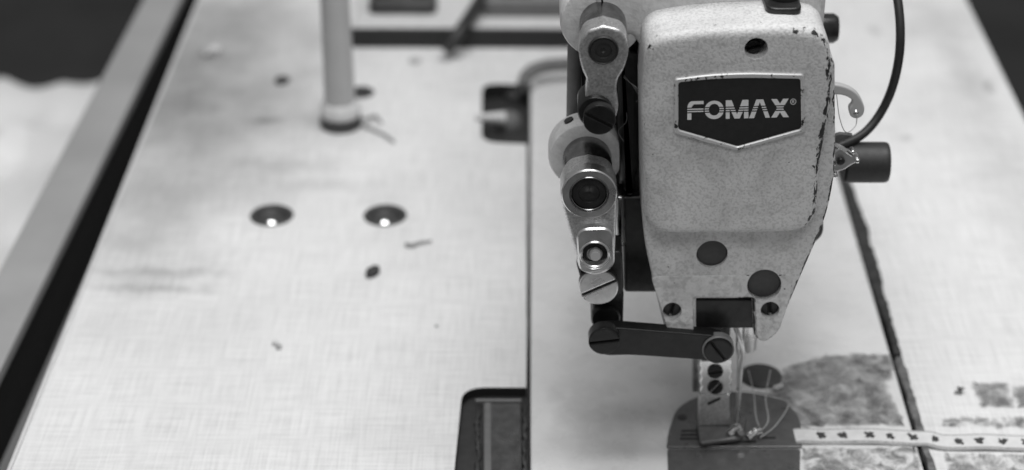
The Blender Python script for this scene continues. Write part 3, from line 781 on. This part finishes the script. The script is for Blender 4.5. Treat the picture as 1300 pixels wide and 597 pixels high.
for i in range(1, len(P)):
    L += (P[i]-P[i-1]).length
    if L > nxt and i < len(P)-1:
        nxt += .0102; t = (P[i+1]-P[i-1]).normalized(); nrm = Vector((-t.y, t.x, 0)); c0 = Vector((P[i].x, P[i].y, .0012+.0003*math.sin(i*.35)+.00036))
        for q_ in range(4):
            sd = (1, -1, 1, -1)[q_]
            d = (t*random.uniform(.5, 1)+nrm*sd*random.uniform(.7, 1.2)).normalized()*(random.uniform(.0023, .0029) if q_ < 2 else random.uniform(.0010, .0018)); e = d.cross(Vector((0, 0, 1))).normalized()*random.uniform(.0008, .0012)
            o_ = t*random.uniform(-.0004, .0004)*(1+q_)+nrm*random.uniform(-.0003, .0003)*(1+q_)+Vector((0, 0, .00003*q_))
            fc = bm.faces.new([bm.verts.new(c0+o_+q) for q in (d+e, d*.8-e, -d-e*.6, -d*.9+e)]); fc.material_index = 1
tag(obj('dotted_tape', bm, ['ribbon', 'ribbon_mark', 'ribbon_edge'], smooth=25), 'narrow pale tape with a row of dark ragged marks, running right from the presser foot', 'tape')

# ------------------------------------------------------------------ things on the table
b = G(433, 158); r = .0088
ts = thing('thread_stand', 'upright grey post in a pale collar on the left half of the table', 'thread stand', (b.x, b.y, TZ))
bm = new(); lathe(bm, (b.x, b.y, TZ+.004), (0, 0, 1), [(r*1.06, 0), (r*1.02, .03), (r*.93, .10), (r*.82, .40)], 36); obj('post', bm, 'post', ts)
bm = new(); lathe(bm, (b.x, b.y, TZ+.0072), (0, 0, 1), [(r*1.30, 0), (r*1.36, .0015), (r*1.32, .006), (r*1.16, .0085), (r*1.0, .009)], 36); obj('collar', bm, 'collar', ts)
bm = new(); lathe(bm, (b.x, b.y, TZ), (0, 0, 1), [(r*1.38, 0), (r*1.42, .001), (r*1.36, .0066), (r*.9, .007)], 36); obj('base_washer', bm, 'plug', ts)
def strand(name, pts, rad, m, label, cat):
    bm = new(); tube(bm, [G(x, y, z) for x, y, z in pts], rad, 7, 6); return tag(obj(name, bm, m), label, cat)
strand('thread_end', [(452, 150, .001), (463, 151, .004), (476, 147, .0012), (484, 155, .001)], .0009, 'lintgrey', 'short grey thread end curled beside the collar of the post', 'thread')
strand('thread_end', [(458, 158, .001), (475, 165, .001), (490, 172, .001), (500, 180, .001)], .0009, 'lintgrey', 'straight grey thread end lying in front of the post, pointing to the lower right', 'thread')
strand('thread_scrap', [(515, 310, .001), (523, 311, .0014), (533, 308, .0012), (548, 306, .001)], lambda t: .0012*(1-.5*t), 'lintgrey', 'small grey wedge of thread scrap right of and below the second ferrule', 'scrap')
def blob(name, px, py, lx, ly, h, m, label, cat, rot=0, z=0):
    c = G(px, py, z); bm = new(); bmesh.ops.create_icosphere(bm, subdivisions=3, radius=1)
    for v in bm.verts:
        q = v.co*(1+.28*mnoise.noise(v.co*1.7+Vector((px, py, 0)))); x, y = q.x*lx, q.y*ly
        v.co = (c.x+x*math.cos(rot)-y*math.sin(rot), c.y+x*math.sin(rot)+y*math.cos(rot), z+TZ+h*.9+q.z*h)
    return tag(obj(name, bm, m), label, cat)
blob('seed', 473, 347, .0032, .0055, .0018, 'lint', 'small black oblong fleck on the open table below the two ferrules', 'fleck', -.35)
blob('crumb', 350, 437, .0018, .0014, .0012, 'collar', 'tiny white crumb on the front left part of the table', 'crumb')
blob('crumb', 354, 441, .0016, .0020, .0007, 'lintgrey', 'tiny grey crumb touching the white crumb', 'crumb')
blob('lint_speck', 358, 104, .0046, .0042, .002, 'clutter', 'dark round speck on the table left of the grey post', 'speck')
blob('crumb', 272, 68, .0042, .0036, .003, 'collar', 'pale crumb at the back left of the table near its edge', 'crumb')
blob('lint_speck', 262, 70, .003, .003, .002, 'post', 'grey speck at the left of the pale crumb near the table edge', 'speck')
blob('lint_speck', 527, 78, .004, .004, .0012, 'post', 'grey smudge of lint in front of the black edged board, left one', 'speck')
blob('lint_speck', 581, 72, .0034, .0036, .0012, 'post', 'grey smudge of lint in front of the black edged board, below the slanting cable', 'speck')
blob('lint_speck', 554, 402+12, .0008, .0008, .0005, 'lintgrey', 'minute grey speck in the middle of the front table area', 'speck')
# board with a black front edge at the back
z1 = .012
A_, B_ = G(446, 60), G(735, 61); bd_y = A_.y
bo = thing('pale_board', 'low pale board with a thick black front edge, lying at the back of the table', 'board', ((A_.x+B_.x)/2, bd_y+.05, TZ))
bm = new(); box(bm, (A_.x+.002, bd_y+.004, TZ), (B_.x+.11, bd_y+.10, z1), .001); obj('panel', bm, 'collar', bo)
bm = new(); box(bm, (A_.x, bd_y, TZ), (B_.x+.11, bd_y+.0038, z1+.0004), .0012); obj('front_edge', bm, 'board_edge', bo)
for (x0, x1, y0, y1, h, m, nm, lab, ct) in ((468, 556, 2, 19, .010, 'clutter', 'dark_fitting', 'low dark fitting on the pale board, left of the slanting cable', 'fitting'),
                                     (612, 720, -6, 22, .012, 'hose', 'grey_tray', 'long grey tray on the pale board, right of the slanting cable', 'tray')):
    a, b2 = G(x0, y1, z1), G(x1, y0, z1); rt = thing(nm, lab, ct, ((a.x+b2.x)/2, (a.y+b2.y)/2, z1+.0004))
    bm = new(); pillow(bm, fillet([(a.x, a.y), (b2.x, a.y), (b2.x, b2.y), (a.x, b2.y)], .006), z1+h, z1+.0004, .003, flat, 4); obj('body', bm, m, rt)
    cc = Vector(((a.x+b2.x)/2, (a.y+b2.y)/2, z1+h))
    if nm == 'dark_fitting':
        for dx in (-.014, .012):
            bm = new(); lathe(bm, (cc.x+dx, cc.y, cc.z), (0, 0, 1), [(.007, 0), (.007, .003), (.005, .004), (0, .004)], 24); obj('cap', bm, 'rubber', rt)
    else:
        bm = new(); pillow(bm, fillet([(a.x+.012, a.y+.006), (a.x+.034, a.y+.006), (a.x+.034, b2.y-.004), (a.x+.012, b2.y-.004)], .004), z1+h+.002, z1+h, .001, flat, 3); obj('lid', bm, 'clutter', rt)
bm = new(); tube(bm, [G(566, 62, .006)+Vector((0, -.004, 0)), G(585, 38, .017), G(606, 6, .022), G(625, -30, .026), G(640, -60, .028)], .0042, 10, 8)
tag(obj('slanting_cable', bm, 'rubber'), 'black cable slanting across the pale board at the back', 'cable')
bm = new(); tube(bm, [G(664, 112, .004), G(668, 97, .007), G(680, 88, .010), G(700, 83, .011), G(735, 81, .011), G(770, 80, .011)], .0042, 12, 8)
tag(obj('grey_hose', bm, 'hose'), 'grey hose bending round the rear left corner of the machine bed', 'hose')
blob('loose_plug', 671, 112, .004, .004, .004, 'collar', 'small white plug lying at the end of the grey hose beside the rear hinge pocket', 'plug')

# ------------------------------------------------------------------ left of the table: metal rail and white sheet
zr = -.012
rl = thing('metal_rail', 'flat grey metal rail running beside the left edge of the table', 'rail', (G(120, 150, zr).x, 1.1, fl))
q0, q1, q2, q3 = (G(181, 0, zr), G(229, 0, zr), G(83, 300, zr), G(22, 300, zr))
def ext(a, b, Y): t = (Y-a.y)/(b.y-a.y); return (a.x+(b.x-a.x)*t, Y)
bm = new(); pillow(bm, [ext(q3, q0, .62), ext(q2, q1, .62), ext(q2, q1, 1.6), ext(q3, q0, 1.6)], zr, zr-.006, .0008, flat, 3); obj('top_face', bm, 'rail', rl)
bm = new(); e = .004
pillow(bm, [(ext(q3, q0, .62)[0]+e, .622), (ext(q2, q1, .62)[0]-e, .622), (ext(q2, q1, 1.6)[0]-e, 1.598), (ext(q3, q0, 1.6)[0]+e, 1.598)], zr-.0062, zr-.05, .001, flat, 2); obj('frame', bm, 'rail_dark', rl)
for Y in (.75, 1.5):
    c = ext(q3, q0, Y)[0]+.012; bm = new(); box(bm, (c-.01, Y-.01, fl), (c+.01, Y+.01, zr-.0502), .001); obj('leg', bm, 'rail_dark', rl)
# white crumpled sheet on a dark stool
zs = -.16
bm = new(); nx, nyy = 60, 60; V0 = {}
p00 = G(-60, 92, zs); p11 = G(122, 88, zs)
x0, x1 = G(-260, 300, zs).x, p11.x+.05; y1 = G(60, 78, zs).y+.02; y0 = .62
for i in range(nx+1):
    for j in range(nyy+1):
        x = x0+(x1-x0)*i/nx; yv = y0+(y1-y0)*j/nyy
        q = Vector((x*9, yv*9, 0)); cr = abs(mnoise.noise(q))*.050+abs(mnoise.noise(q*2.3+Vector((4, 1, 0))))*.026+mnoise.noise(q*.5)*.012
        e = min(j, nyy-j, i, nx-i)/nx; dr = -.05*max(0, 1-e*16)**2; cr *= min(1, .25+5*e)
        yv += mnoise.noise(Vector((x*14, 5, 0)))*.004*(j/nyy)
        V0[i, j] = bm.verts.new((x, yv, zs+.002-cr+dr))
for i in range(nx):
    for j in range(nyy): bm.faces.new((V0[i, j], V0[i+1, j], V0[i+1, j+1], V0[i, j+1]))
sh = obj('white_sheet', bm, 'bag', smooth=80)
md = sh.modifiers.new('thick', 'SOLIDIFY'); md.thickness = .0015
tag(sh, 'crumpled white plastic sheet spread beyond the metal rail at far left', 'sheet')
bm = new(); box(bm, (x0+.02, y0+.02, fl), (x1-.02, y1-.03, zs-.055), .004)
tag(obj('dark_crate', bm, 'rail_dark'), 'dark crate under the white sheet beyond the rail', 'crate')
